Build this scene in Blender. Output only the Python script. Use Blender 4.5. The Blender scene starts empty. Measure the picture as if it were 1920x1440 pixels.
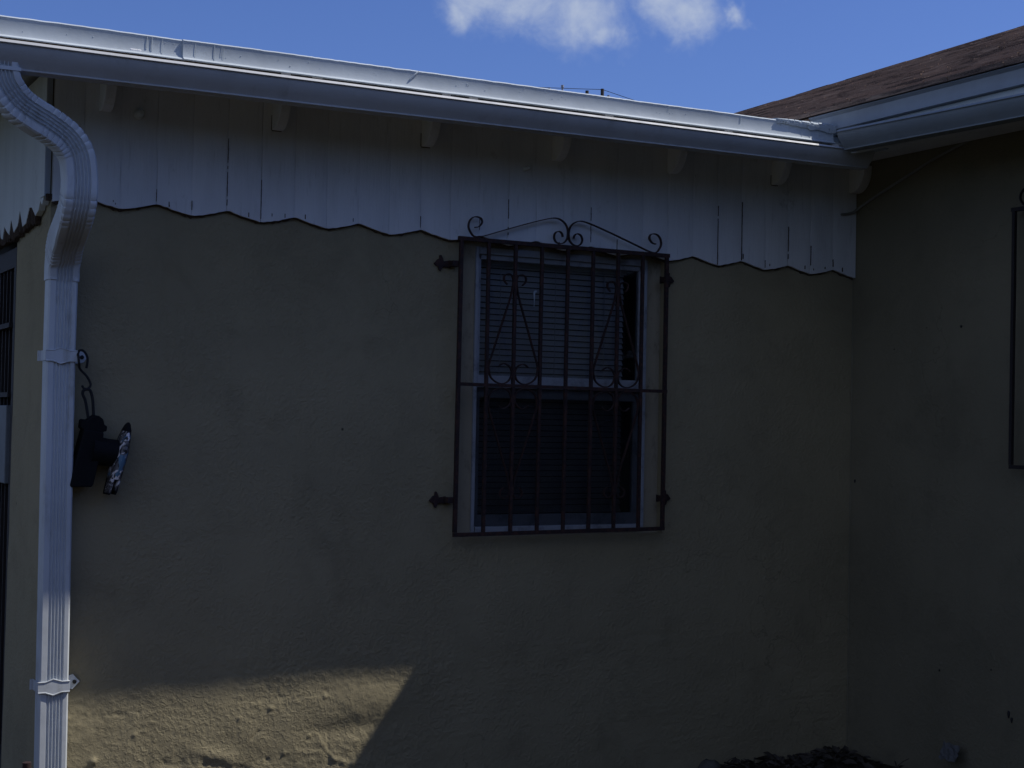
import bpy, math, random
from mathutils import Vector, Matrix, noise
rnd = random.Random(7)
scn = bpy.context.scene
col = scn.collection
R = math.radians

# ------------------------------------------------------------------ camera
cam_d = bpy.data.cameras.new('camera')
cam = bpy.data.objects.new('camera', cam_d)
col.objects.link(cam)
cam_d.sensor_width = 36.0
cam_d.lens = 2814.97 / 1920 * 36
cam_d.clip_start = 0.05
cam_d.clip_end = 3000
yaw, pitch, roll = R(28.6685), R(1.4194), R(1.1161)
f = Vector((math.sin(yaw)*math.cos(pitch), math.cos(yaw)*math.cos(pitch), math.sin(pitch)))
r = Vector((math.cos(yaw), -math.sin(yaw), 0))
u = r.cross(f)
r2 = math.cos(roll)*r + math.sin(roll)*u
u2 = -math.sin(roll)*r + math.cos(roll)*u
m = Matrix((r2, u2, -f)).transposed().to_4x4()
m.translation = Vector((0, -5.718, 1.6))
cam.matrix_world = m
scn.camera = cam
scn.render.resolution_x = 1024
scn.render.resolution_y = 768

# ------------------------------------------------------------------ sun, sky, exposure
S = Vector((2.97, -1.0, 4.10)).normalized()          # direction towards the sun
sun_d = bpy.data.lights.new('sun', 'SUN')
sun_d.energy = 4.0
sun_d.angle = R(0.53)
sun_d.color = (1.0, 0.955, 0.87)
sun = bpy.data.objects.new('sun', sun_d)
sun.rotation_euler = S.to_track_quat('Z', 'Y').to_euler()
sun.location = (6, -4, 12)
col.objects.link(sun)

w = bpy.data.worlds.new('World')
scn.world = w
w.use_nodes = True
nt = w.node_tree
nt.nodes.clear()
N, L = nt.nodes, nt.links
def nd(t, **k):
    n = N.new(t)
    for a, b in k.items(): setattr(n, a, b)
    return n
sky = nd('ShaderNodeTexSky', sky_type='NISHITA', sun_disc=False)
sky.sun_elevation = math.asin(S.z)
sky.sun_rotation = math.atan2(S.x, S.y)
sky.altitude = 0
sky.air_density = 1.0
sky.dust_density = 0.5
sky.ozone_density = 1.6
tc = nd('ShaderNodeTexCoord')
sep = nd('ShaderNodeSeparateXYZ')
L.new(tc.outputs['Generated'], sep.inputs[0])
# clouds: soft puffs, broken up by noise, in the sky's own directions
def vm(op, a, b=None):
    n = nd('ShaderNodeVectorMath', operation=op)
    for i, v in enumerate((a, b)):
        if v is None: continue
        if isinstance(v, (tuple, list, Vector)): n.inputs[i].default_value = v
        else: L.new(v, n.inputs[i])
    return n
def mt(op, a, b=None, c=None, clamp=False):
    n = nd('ShaderNodeMath', operation=op, use_clamp=clamp)
    for i, v in enumerate((a, b, c)):
        if v is None: continue
        if isinstance(v, (int, float)): n.inputs[i].default_value = v
        else: L.new(v, n.inputs[i])
    return n.outputs[0]
def noi(scale, detail, rough, off=(0, 0, 0), dist=0.0):
    a = vm('ADD', tc.outputs['Generated'], off)
    n = nd('ShaderNodeTexNoise')
    n.inputs['Scale'].default_value = scale
    n.inputs['Detail'].default_value = detail
    n.inputs['Roughness'].default_value = rough
    n.inputs['Distortion'].default_value = dist
    L.new(a.outputs[0], n.inputs['Vector'])
    return n.outputs['Fac']
warp = nd('ShaderNodeTexNoise')
warp.inputs['Scale'].default_value = 14
warp.inputs['Detail'].default_value = 5
warp.inputs['Roughness'].default_value = 0.6
L.new(tc.outputs['Generated'], warp.inputs['Vector'])
wv = vm('SUBTRACT', warp.outputs['Color'], (0.5, 0.5, 0.5))
wv = vm('MULTIPLY', wv.outputs[0], (0.075, 0.075, 0.075))
pos = vm('ADD', tc.outputs['Generated'], wv.outputs[0])
def dirv(az, el):
    return Vector((math.sin(R(az))*math.cos(R(el)), math.cos(R(az))*math.cos(R(el)), math.sin(R(el))))
def puff(az, el, rad, squash=1.0):
    d = vm('SUBTRACT', pos.outputs[0], dirv(az, el))
    d = vm('MULTIPLY', d.outputs[0], (1, 1, squash))
    ln = nd('ShaderNodeVectorMath', operation='LENGTH')
    L.new(d.outputs[0], ln.inputs[0])
    return mt('SUBTRACT', 1.0, mt('DIVIDE', ln.outputs['Value'], rad))
puffs = [(27.4, 16.4, .030), (29.0, 15.7, .034), (31.0, 15.3, .034), (30.2, 17.4, .05), (26.6, 16.0, .018), (32.0, 14.6, .014),
         (33.9, 16.0, .024), (35.2, 15.7, .024), (34.9, 17.2, .034), (33.2, 16.4, .014), (36.9, 15.1, .010), (38.6, 16.4, .010),
         (205, 38, .34), (222, 16, .26), (238, 34, .32), (255, 12, .22), (268, 30, .28), (285, 14, .2), (300, 34, .24), (320, 15, .18), (16, 34, .16), (48, 30, .12), (75, 22, .15), (-30, 25, .14), (120, 18, .2), (200, 22, .22), (250, 30, .2), (-60, 17, .15), (165, 40, .18)]  # unseen clouds, the large ones added to lift ambient light on the walls
acc = None
for az, el, rad in puffs:
    p = puff(az, el, rad * 1.35, 1.15)
    acc = p if acc is None else mt('SMOOTH_MAX', acc, p, 0.25)
n1 = noi(38, 8, .62, (3.1, .4, 0), 0.4)
body = mt('ADD', acc, mt('MULTIPLY', mt('SUBTRACT', n1, 0.5), 1.1))
mr = nd('ShaderNodeMapRange', interpolation_type='SMOOTHSTEP')
L.new(body, mr.inputs['Value'])
mr.inputs['From Min'].default_value = 0.0
mr.inputs['From Max'].default_value = 1.25
mr.inputs['To Min'].default_value = 0.0
mr.inputs['To Max'].default_value = 0.85
mix = nd('ShaderNodeMix', data_type='RGBA')
tint = nd('ShaderNodeMix', data_type='RGBA', blend_type='MULTIPLY')
tint.inputs['Factor'].default_value = 1.0
L.new(sky.outputs[0], tint.inputs['A'])
tint.inputs['B'].default_value = (0.49, 0.625, 1.07, 1)
L.new(mr.outputs[0], mix.inputs['Factor'])
L.new(tint.outputs['Result'], mix.inputs['A'])
mix.inputs['B'].default_value = (5.3, 6.0, 7.2, 1)
bg = nd('ShaderNodeBackground')
bg.inputs['Strength'].default_value = 0.096
L.new(mix.outputs['Result'], bg.inputs['Color'])
ow = nd('ShaderNodeOutputWorld')
L.new(bg.outputs[0], ow.inputs[0])

scn.view_settings.view_transform = 'Standard'
scn.view_settings.look = 'None'
scn.view_settings.exposure = 0.0
scn.view_settings.gamma = 1.0

# ------------------------------------------------------------------ materials
class MT:
    def __init__(s, name):
        s.m = bpy.data.materials.new(name); s.m.use_nodes = True
        s.t = s.m.node_tree; s.N = s.t.nodes; s.L = s.t.links
        s.b = s.N['Principled BSDF']; s.tc = s.N.new('ShaderNodeTexCoord').outputs['Object']
    def put(s, inp, v):
        if isinstance(v, (int, float)): inp.default_value = v
        elif isinstance(v, (tuple, list)): inp.default_value = tuple(v) if len(inp.default_value) == len(v) else tuple(v)+(1,)
        else: s.L.new(v, inp)
    def map(s, sc, loc=(0, 0, 0)):
        n = s.N.new('ShaderNodeMapping'); s.L.new(s.tc, n.inputs[0])
        n.inputs['Scale'].default_value = sc; n.inputs['Location'].default_value = loc
        return n.outputs[0]
    def noise(s, scale, detail=4, rough=.55, sc=(1, 1, 1), dist=0, loc=(0, 0, 0)):
        n = s.N.new('ShaderNodeTexNoise'); s.L.new(s.map(sc, loc), n.inputs['Vector'])
        n.inputs['Scale'].default_value = scale; n.inputs['Detail'].default_value = detail
        n.inputs['Roughness'].default_value = rough; n.inputs['Distortion'].default_value = dist
        return n.outputs['Fac']
    def vor(s, scale, sc=(1, 1, 1), feat='F1', loc=(0, 0, 0)):
        n = s.N.new('ShaderNodeTexVoronoi'); n.feature = feat
        s.L.new(s.map(sc, loc), n.inputs['Vector']); n.inputs['Scale'].default_value = scale
        return n
    def ramp(s, v, a, b, lo=0., hi=1.):
        n = s.N.new('ShaderNodeMapRange'); s.L.new(v, n.inputs['Value']); n.interpolation_type = 'SMOOTHSTEP'
        n.inputs['From Min'].default_value = a; n.inputs['From Max'].default_value = b
        n.inputs['To Min'].default_value = lo; n.inputs['To Max'].default_value = hi
        return n.outputs[0]
    def mix(s, fac, a, b):
        n = s.N.new('ShaderNodeMix'); n.data_type = 'RGBA'
        s.put(n.inputs['Factor'], fac); s.put(n.inputs['A'], a); s.put(n.inputs['B'], b)
        return n.outputs['Result']
    def math(s, op, a, b=0.0):
        n = s.N.new('ShaderNodeMath'); n.operation = op
        s.put(n.inputs[0], a); s.put(n.inputs[1], b)
        return n.outputs[0]
    def xyz(s):
        n = s.N.new('ShaderNodeSeparateXYZ'); s.L.new(s.tc, n.inputs[0]); return n.outputs
    def bump(s, h, strength=.3, dist=.01, prev=None):
        n = s.N.new('ShaderNodeBump'); s.put(n.inputs['Height'], h)
        n.inputs['Strength'].default_value = strength; n.inputs['Distance'].default_value = dist
        if prev: s.L.new(prev, n.inputs['Normal'])
        return n.outputs[0]
    def fin(s, colr, rough=.6, metal=0., bump=None, spec=.5):
        s.put(s.b.inputs['Base Color'], colr); s.put(s.b.inputs['Roughness'], rough)
        s.b.inputs['Metallic'].default_value = metal
        s.b.inputs['Specular IOR Level'].default_value = spec
        if bump: s.L.new(bump, s.b.inputs['Normal'])
        return s.m

def stucco(name, base, grit=1.0):
    s = MT(name)
    dk = tuple(c*.70 for c in base)
    c = s.mix(s.ramp(s.noise(1.3, 5, .6), .35, .7), base, tuple(x*.86 for x in base))
    c = s.mix(s.math('MULTIPLY', s.ramp(s.noise(3.2, 6, .7, dist=.6, loc=(4, 2, 7)), .48, .72), .55), c, dk)
    # faint vertical dirt runs and specks of grime
    c = s.mix(s.math('MULTIPLY', s.ramp(s.noise(9, 5, .6, sc=(1, 1, .13)), .56, .8), .3), c, tuple(x*.68 for x in base))
    c = s.mix(s.math('MULTIPLY', s.ramp(s.noise(60, 4, .7), .62, .75), .25), c, tuple(x*.6 for x in base))
    vc = s.N.new('ShaderNodeTexVoronoi'); vc.feature = 'DISTANCE_TO_EDGE'; vc.inputs['Scale'].default_value = .85
    wn = s.N.new('ShaderNodeTexNoise'); wn.inputs['Scale'].default_value = 3.5; wn.inputs['Detail'].default_value = 6; s.L.new(s.tc, wn.inputs['Vector'])
    va = s.N.new('ShaderNodeVectorMath'); va.operation = 'ADD'; s.L.new(s.tc, va.inputs[0])
    vs = s.N.new('ShaderNodeVectorMath'); vs.operation = 'SCALE'; s.L.new(wn.outputs['Color'], vs.inputs[0]); vs.inputs['Scale'].default_value = .5
    s.L.new(vs.outputs[0], va.inputs[1]); s.L.new(va.outputs[0], vc.inputs['Vector'])
    crk = s.math('MULTIPLY', s.ramp(vc.outputs['Distance'], .0008, .0028, 1, 0), s.ramp(s.noise(1.1, 3, .5, loc=(5, 5, 5)), .52, .60))
    c = s.mix(s.math('MULTIPLY', crk, .35), c, tuple(x*.35 for x in base))
    spk = s.ramp(s.vor(2.6, loc=(.3, 0, .2)).outputs['Distance'], .006, .022, .85, 0)
    c = s.mix(spk, c, (.03, .03, .028))
    g = s.ramp(s.noise(58, 5, .6, dist=.5), .40, .68)
    g = s.math('MULTIPLY', g, s.ramp(s.noise(3.5, 3, .5, loc=(2, 2, 2)), .34, .62, .25, 1))
    h0 = s.bump(s.noise(24, 4, .6, dist=.3, loc=(3, 1, 2)), .20*grit, .006)
    h1 = s.bump(g, .42*grit, .005, h0)
    h2 = s.bump(s.noise(240, 3, .6), .25*grit, .0016, h1)
    h3 = s.bump(s.noise(9, 5, .6, dist=.5), .26, .012, h2)
    return s.fin(c, .9, bump=h3, spec=.25)

def white_wood(name, base=(.82, .83, .84)):
    s = MT(name)
    c = s.mix(s.ramp(s.noise(2, 5, .6, sc=(4, 4, 1)), .3, .75), base, tuple(x*.88 for x in base))
    c = s.mix(s.math('MULTIPLY', s.ramp(s.noise(14, 6, .7, sc=(3.5, 3.5, .35)), .55, .78), .5), c, (.42, .42, .40))
    c = s.mix(s.math('MULTIPLY', s.ramp(s.noise(5, 6, .75, sc=(1.5, 1.5, 1), loc=(1, 5, 2)), .60, .74), .5), c, (.33, .33, .31))
    chip = s.ramp(s.noise(34, 5, .75, sc=(2.4, 2.4, .5), loc=(9, 1, 3)), .735, .765)
    c = s.mix(s.math('MULTIPLY', chip, .8), c, (.10, .085, .07))
    h = s.bump(s.noise(30, 5, .6, sc=(5, 5, .3)), .35, .004)
    h = s.bump(s.noise(26, 4, .6), .25, .004, h)
    return s.fin(c, .62, bump=h, spec=.35)

def metal_paint(name, base=(.76, .77, .79), rough=.38, dirt=.35):
    s = MT(name)
    c = s.mix(s.ramp(s.noise(3, 5, .65), .35, .75), base, tuple(x*.84 for x in base))
    c = s.mix(s.math('MULTIPLY', s.ramp(s.noise(11, 6, .7, sc=(1, 1, .3)), .52, .78), dirt), c, (.25, .24, .2))
    h = s.bump(s.noise(14, 4, .5), .22, .006)
    return s.fin(c, s.ramp(s.noise(20, 4), .3, .7, rough, rough+.2), bump=h, spec=.4)

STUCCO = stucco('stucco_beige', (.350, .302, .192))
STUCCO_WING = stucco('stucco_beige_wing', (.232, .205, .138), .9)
WOOD = white_wood('painted_wood')
WOODSIDE = white_wood('painted_wood_weathered', (.66, .69, .68))
METAL = metal_paint('painted_gutter_metal')
GUT = metal_paint('gutter_white_enamel', (.52, .53, .54), .45, .4)
COAT = metal_paint('silver_roof_coating', (.49, .55, .60), .6, .12)
PIPE = metal_paint('downspout_enamel', (.62, .66, .70), .5, .7)

s = MT('rot_and_gap_shade'); ROT_SHADE = s.fin(s.mix(s.noise(40, 5, .7), (.035, .022, .015), (.11, .07, .045)), .95, bump=s.bump(s.noise(60, 4, .7), .8, .01))
s = MT('rusty_iron')
IRON = s.fin(s.mix(s.ramp(s.noise(45, 5, .7), .42, .68), (.022, .012, .013), (.070, .028, .020)), .75, bump=s.bump(s.noise(90, 4, .6), .5, .002))
s = MT('black_iron'); IRON2 = s.fin(s.mix(s.noise(45, 5, .7), (.012, .011, .013), (.03, .02, .02)), .7, bump=s.bump(s.noise(90, 4, .6), .4, .002))
s = MT('window_frame_paint'); FRAME = s.fin(s.mix(s.ramp(s.noise(12, 5, .7), .45, .7), (.34, .36, .40), (.19, .20, .22)), .5)
s = MT('door_paint'); DOORP = s.fin(s.mix(s.noise(12, 5, .7), (.20, .23, .26), (.12, .13, .14)), .6)
s = MT('stained_liner'); LINER = s.fin(s.mix(s.math('MULTIPLY', s.ramp(s.noise(16, 6, .75, sc=(1, 1, .5)), .50, .7), .6), (.36, .31, .22), (.12, .10, .07)), .85, bump=s.bump(s.noise(50, 4), .4, .003))
s = MT('blind_slats'); BLIND = s.fin(s.mix(s.ramp(s.noise(4, 4), .3, .7), (.52, .52, .54), (.42, .42, .46)), .55)
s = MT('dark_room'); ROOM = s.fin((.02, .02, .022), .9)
s = MT('black_plastic'); BLACK = s.fin(s.mix(s.noise(30, 4), (.004, .0045, .006), (.010, .010, .012)), .75, spec=.2, bump=s.bump(s.noise(60, 3), .2, .002))
s = MT('black_rubber'); RUB = s.fin(s.mix(s.noise(60, 4), (.006, .006, .009), (.018, .018, .02)), .65)
s = MT('camouflage_print')
v1 = s.noise(22, 2, .5, dist=1.5); v2 = s.noise(17, 2, .5, dist=1.2, loc=(3, 3, 1)); v3 = s.noise(24, 3, .6, dist=1.5, loc=(1, 7, 3))
c = s.mix(s.ramp(v1, .48, .52), (.02, .018, .02), (.13, .12, .125))
c = s.mix(s.ramp(v2, .57, .60), c, (.08, .17, .27))
c = s.mix(s.ramp(v3, .55, .585), c, (.72, .68, .70))
CAMO = s.fin(c, .35)
s = MT('shingles')
c = s.mix(s.ramp(s.noise(3.0, 5, .7, sc=(1, .5, 1)), .3, .7), (.32, .22, .17), (.21, .145, .115))
c = s.mix(s.ramp(s.noise(13, 5, .75, sc=(1.6, .14, 1.6)), .46, .60), c, (.085, .062, .056))
c = s.mix(s.ramp(s.noise(15, 5, .75, sc=(1.6, .12, 1.6), loc=(4, 4, 4)), .52, .66), c, (.44, .32, .25))
c = s.mix(s.ramp(s.noise(300, 3, .7), .45, .75), c, (.38, .29, .235))
SHING = s.fin(c, .92, bump=s.bump(s.noise(160, 4, .7), .7, .006), spec=.15)
s = MT('soil')
c = s.mix(s.ramp(s.noise(5, 6, .7), .35, .7), (.040, .032, .022), (.075, .062, .044))
c = s.mix(s.ramp(s.noise(40, 6, .8), .55, .7), c, (.02, .022, .014))
SOIL = s.fin(c, .97, bump=s.bump(s.noise(30, 8, .8), .9, .03), spec=.15)
s = MT('dead_leaf'); LEAF = s.fin(s.mix(s.noise(30, 3), (.025, .02, .015), (.08, .065, .05)), .8)
s = MT('pale_scrap'); SCRAP = s.fin(s.mix(s.noise(30, 3), (.09, .09, .092), (.15, .15, .15)), .8)
s = MT('stone'); STONE = s.fin(s.mix(s.noise(20, 5), (.06, .055, .05), (.12, .115, .10)), .9, bump=s.bump(s.noise(40, 4), .6, .01))
s = MT('pole_wood'); POLE = s.fin((.06, .05, .045), .9)
s = MT('cable_grey'); CABLE = s.fin(s.mix(s.noise(20, 4), (.2, .2, .18), (.30, .29, .27)), .7)
s = MT('cable_black'); WIRE = s.fin((.015, .015, .018), .6)
s = MT('porcelain'); PORC = s.fin((.4, .4, .42), .3)
s = MT('galvanised'); GALV = s.fin(s.mix(s.noise(40, 4), (.30, .31, .33), (.18, .18, .19)), .45, metal=.6)

def glass(name, tint=1.0):
    m = bpy.data.materials.new(name); m.use_nodes = True
    t = m.node_tree; t.nodes.clear()
    o = t.nodes.new('ShaderNodeOutputMaterial'); mx = t.nodes.new('ShaderNodeMixShader')
    tr = t.nodes.new('ShaderNodeBsdfTransparent'); gl = t.nodes.new('ShaderNodeBsdfGlossy')
    fr = t.nodes.new('ShaderNodeFresnel'); fr.inputs['IOR'].default_value = 1.52
    gl.inputs['Roughness'].default_value = .04
    n = t.nodes.new('ShaderNodeTexNoise'); n.inputs['Scale'].default_value = 2.2
    b = t.nodes.new('ShaderNodeBump'); b.inputs['Strength'].default_value = .25; b.inputs['Distance'].default_value = .01
    tcc = t.nodes.new('ShaderNodeTexCoord')
    t.links.new(tcc.outputs['Object'], n.inputs['Vector'])
    t.links.new(n.outputs['Fac'], b.inputs['Height']); t.links.new(b.outputs[0], gl.inputs['Normal'])
    tr.inputs['Color'].default_value = (tint*.92, tint*.94, tint*.95, 1)
    ml = t.nodes.new('ShaderNodeMath'); ml.operation = 'MULTIPLY'; ml.inputs[1].default_value = 1.8
    t.links.new(fr.outputs[0], ml.inputs[0])
    t.links.new(ml.outputs[0], mx.inputs[0]); t.links.new(tr.outputs[0], mx.inputs[1]); t.links.new(gl.outputs[0], mx.inputs[2])
    t.links.new(mx.outputs[0], o.inputs[0])
    return m
GLASS = glass('window_glass')
m_ = bpy.data.materials.new('insect_screen'); m_.use_nodes = True
t = m_.node_tree; t.nodes.clear()
o = t.nodes.new('ShaderNodeOutputMaterial'); mx = t.nodes.new('ShaderNodeMixShader'); mx.inputs[0].default_value = .3
tr = t.nodes.new('ShaderNodeBsdfTransparent'); df = t.nodes.new('ShaderNodeBsdfDiffuse'); df.inputs[0].default_value = (.012, .013, .017, 1)
t.links.new(tr.outputs[0], mx.inputs[1]); t.links.new(df.outputs[0], mx.inputs[2]); t.links.new(mx.outputs[0], o.inputs[0])
SCREEN = m_

# ------------------------------------------------------------------ mesh helpers
class MB:
    def __init__(s): s.v = []; s.f = []; s.second = None; s.mat2 = None
    def use2(s, mat): s.second = len(s.f); s.mat2 = mat
    def add(s, vs, fs):
        o = len(s.v); s.v += [tuple(x) for x in vs]; s.f += [tuple(i+o for i in q) for q in fs]
    def box(s, x0, x1, y0, y1, z0, z1, skew=None):
        vs = [(x, y, z) for z in (z0, z1) for y in (y0, y1) for x in (x0, x1)]
        s.add(vs, [(0, 2, 3, 1), (4, 5, 7, 6), (0, 1, 5, 4), (2, 6, 7, 3), (0, 4, 6, 2), (1, 3, 7, 5)])
    def ring(s, rings, closed=False, caps=True):
        n = len(rings[0]); o = len(s.v)
        for q in rings: s.v += [tuple(x) for x in q]
        k = len(rings)
        for i in range(k if closed else k-1):
            for j in range(n):
                a = o+i*n+j; b = o+i*n+(j+1) % n; c = o+((i+1) % k)*n+(j+1) % n; d = o+((i+1) % k)*n+j
                s.f.append((a, b, c, d))
        if caps and not closed:
            s.f.append(tuple(o+j for j in reversed(range(n)))); s.f.append(tuple(o+(k-1)*n+j for j in range(n)))
    def sweep(s, path, section, front=(0, -1, 0), scales=None):
        """section: (side, front) offsets; the front normal is kept near `front`."""
        P = [Vector(p) for p in path]; F = Vector(front); rings = []
        for i, p in enumerate(P):
            t = ((P[min(i+1, len(P)-1)]-P[max(i-1, 0)])).normalized()
            fn = F - F.dot(t)*t
            if fn.length < 1e-3: fn = Vector((0, 0, 1)) - Vector((0, 0, 1)).dot(t)*t
            fn.normalize(); sd = fn.cross(t).normalized()
            k = scales[i] if scales else 1
            rings.append([p+sd*a*k+fn*b*k for a, b in section])
        s.ring(rings)
    def tube(s, path, rad, n=8, front=(0, -1, 0)):
        s.sweep(path, [(rad*math.cos(2*math.pi*j/n), rad*math.sin(2*math.pi*j/n)) for j in range(n)], front)
    def prism(s, poly, fn, d0, d1):
        """extrude 2-D polygon; fn(a, b, d) gives the point"""
        s.ring([[fn(a, b, d0) for a, b in poly], [fn(a, b, d1) for a, b in poly]])
    def build(s, name, mat, parent=None, smooth=False, bevel=0):
        me = bpy.data.meshes.new(name); me.from_pydata(s.v, [], s.f); me.materials.append(mat)
        if s.mat2:
            me.materials.append(s.mat2)
            for p in me.polygons[s.second:]: p.material_index = 1
        import bmesh
        b = bmesh.new(); b.from_mesh(me); bmesh.ops.recalc_face_normals(b, faces=b.faces); b.to_mesh(me); b.free()
        if smooth:
            me.polygons.foreach_set('use_smooth', [True]*len(me.polygons))
            me.set_sharp_from_angle(angle=R(38))
        ob = bpy.data.objects.new(name, me); col.objects.link(ob)
        if parent is not None: ob.parent = parent
        if bevel:
            bv = ob.modifiers.new('bevel', 'BEVEL'); bv.width = bevel; bv.segments = 2; bv.limit_method = 'ANGLE'; bv.angle_limit = R(40)
        return ob
def thing(name, label, cat, loc=(0, 0, 0), group=None):
    o = bpy.data.objects.new(name, None); col.objects.link(o); o.location = loc
    o.empty_display_size = .2
    o['label'] = label; o['category'] = cat
    if group: o['group'] = group
    return o
def tag(o, label, cat, group=None):
    o['label'] = label; o['category'] = cat
    if group: o['group'] = group
    return o
def smooth_path(pts, n=6):
    P = [Vector(p) for p in pts]; out = []
    for i in range(len(P)-1):
        p0 = P[max(i-1, 0)]; p1 = P[i]; p2 = P[i+1]; p3 = P[min(i+2, len(P)-1)]
        for k in range(n):
            t = k/n
            out.append(.5*((2*p1)+(p2-p0)*t+(2*p0-5*p1+4*p2-p3)*t*t+(3*p1-p0-3*p2+p3)*t**3))
    out.append(P[-1]); return out
def lerp(a, b, t): return a+(b-a)*t
def nz(x, y, z=0.0): return noise.noise(Vector((x, y, z)))

# ------------------------------------------------------------------ ground
def axis(a, b, fine0, fine1, st, coarse):
    v = []; x = fine0
    while x < fine1+1e-6: v.append(x); x += st
    x = fine0; d = st
    while x > a: d *= coarse; x -= d; v.append(max(x, a))
    x = fine1; d = st
    while x < b: d *= coarse; x += d; v.append(min(x, b))
    return sorted(set(round(q, 4) for q in v))
gx = axis(-900, 900, 2.4, 5.3, .03, 1.4); gy = axis(-900, 900, -1.6, .1, .03, 1.4)
g = MB()
def gh(x, y):
    near = max(0, 1-max(abs(x-4)/2.5, 0))*max(0, 1-abs(y)/3.0)
    h = .0 + .022*nz(x*5, y*5)+.014*nz(x*17, y*17, 3)+.008*nz(x*45, y*45, 5)
    mound = .06*math.exp(-((x-5.05)/.35)**2-((y+.85)/.5)**2)+.025*math.exp(-((x-4.75)/.4)**2-((y)/.3)**2)
    return (h+mound-.012)*(near**.5 if near > 0 else 0)+.0
for y in gy:
    for x in gx: g.v.append((x, y, gh(x, y)))
nx_ = len(gx)
for j in range(len(gy)-1):
    for i in range(nx_-1): g.f.append((j*nx_+i, j*nx_+i+1, (j+1)*nx_+i+1, (j+1)*nx_+i))
ground = g.build('ground', SOIL, smooth=True); ground['kind'] = 'structure'
ground.data.polygons.foreach_set('use_smooth', [True]*len(ground.data.polygons))

# ------------------------------------------------------------------ HOUSE (back wing)
XC, XR = 1.155, 5.045            # left corner, inner right corner
OX0, OX1, OZ0, OZ1 = 2.872, 3.925, 1.102, 2.375
house = thing('house', 'beige stucco house wing with scalloped white siding, barred window and low flat roof', 'house', (XC, 0, 0))
house.location = (0, 0, 0)

def lin(a, b, st):
    n = max(1, round((b-a)/st)); return [a+(b-a)*i/n for i in range(n)]
xs = lin(XC, 1.25, .025)+lin(1.25, OX0, .0065)+lin(OX0, OX1, .04)+lin(OX1, XR, .04)+[XR]
zs = [-.25]+lin(-.05, .10, .03)+lin(.10, .66, .0065)+lin(.66, OZ0, .03)+lin(OZ0, OZ1, .04)+lin(OZ1, 2.87, .05)+[2.87]
def ridge(x, z, x0, z0, x1, z1, wdt, amp):
    dx, dz = x1-x0, z1-z0; L2 = dx*dx+dz*dz
    t = max(0, min(1, ((x-x0)*dx+(z-z0)*dz)/L2))
    d = math.hypot(x-x0-t*dx, z-z0-t*dz)
    return amp*math.exp(-(d/wdt)**2)
def wall_d(x, z):
    e = min(1, max(0, (x-XC)/.08))
    inw = (OX0-.12 < x < OX1+.12) and (OZ0-.12 < z)
    d = .0035*nz(x*1.6, z*1.6, 1)+.0016*nz(x*5, z*5, 2)
    if z < .8:
        k = min(1, max(0, (.8-z)/.15))
        warpx = x+.03*nz(x*6, z*6, 4); warpz = z+.03*nz(x*6, z*6, 8)
        d += k*(.0034*nz(warpx*3.2, warpz*4.2, 11)+.0022*nz(warpx*11, warpz*11, 12))
        g_ = .9*nz(x*34, z*34, 9)+.8*nz(x*66, z*66, 3)+.5*nz(x*120, z*120, 5)
        patchy = .15+.85*max(0, min(1, .55+2.2*nz(x*2.6, z*4, 21)))
        d += k*.0021*patchy*g_
        # smooth trowelled swell, ledge under it and scars
        d += .0062*math.exp(-((x-2.46)/.17)**2-((z-.44)/.07)**2)
        d -= .0065*math.exp(-((x-2.36)/.16)**2-((z-.335)/.035)**2)
        d += .0060*math.exp(-((x-1.83)/.10)**2-((z-.27+.35*(x-1.83))/.03)**2)
        d -= ridge(x, z, 1.80, .245, 1.95, .205, .022, .005)
        d += ridge(x, z, 2.245, .33, 2.33, .215, .005, .0018)+ridge(x, z, 2.262, .30, 2.345, .205, .004, .0016)
        d += ridge(x, z, 2.33, .215, 2.42, .185, .009, .0022)
        d -= ridge(x, z, 2.305, .335, 2.313, .21, .004, .002)
        d -= ridge(x, z, 1.985, .325, 2.015, .355, .0045, .005)
        d += ridge(x, z, 2.12, .262, 2.30, .242, .010, .0014)
        for (a, b, rr, am) in ((1.366, .292, .011, .012), (1.335, .262, .009, -.004), (1.64, .262, .02, -.004), (1.70, .25, .03, -.003), (2.225, .318, .007, .006),
                               (2.06, .44, .007, .005), (2.12, .255, .006, .005), (1.93, .41, .006, .005), (2.29, .47, .008, .004), (1.52, .38, .008, .004), (2.05, .235, .01, -.005)):
            q = ((x-a)**2+(z-b)**2)/(rr*rr)
            if q < 9: d += am*math.exp(-q)
    if inw or x > XR-.06: d *= .2
    return -d*e-.0
wall = MB(); keep = {}
for j, z in enumerate(zs):
    for i, x in enumerate(xs):
        wall.v.append((x, wall_d(x, z), z))
nx_ = len(xs)
for j in range(len(zs)-1):
    for i in range(nx_-1):
        cx, cz = (xs[i]+xs[i+1])/2, (zs[j]+zs[j+1])/2
        if OX0 < cx < OX1 and OZ0 < cz < OZ1: continue
        wall.f.append((j*nx_+i, j*nx_+i+1, (j+1)*nx_+i+1, (j+1)*nx_+i))
wm = wall.build('stucco_wall', STUCCO, house)
wm.data.polygons.foreach_set('use_smooth', [True]*len(wm.data.polygons))
# reveal round the opening
rv = MB()
rv.box(OX0-.06, OX0, .012, .14, OZ0-.06, OZ1+.06); rv.box(OX1, OX1+.06, .012, .14, OZ0-.06, OZ1+.06)
rv.box(OX0, OX1, .012, .14, OZ0-.06, OZ0); rv.box(OX0, OX1, .012, .14, OZ1, OZ1+.06)
rv.build('window_reveal', STUCCO, house)

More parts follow.
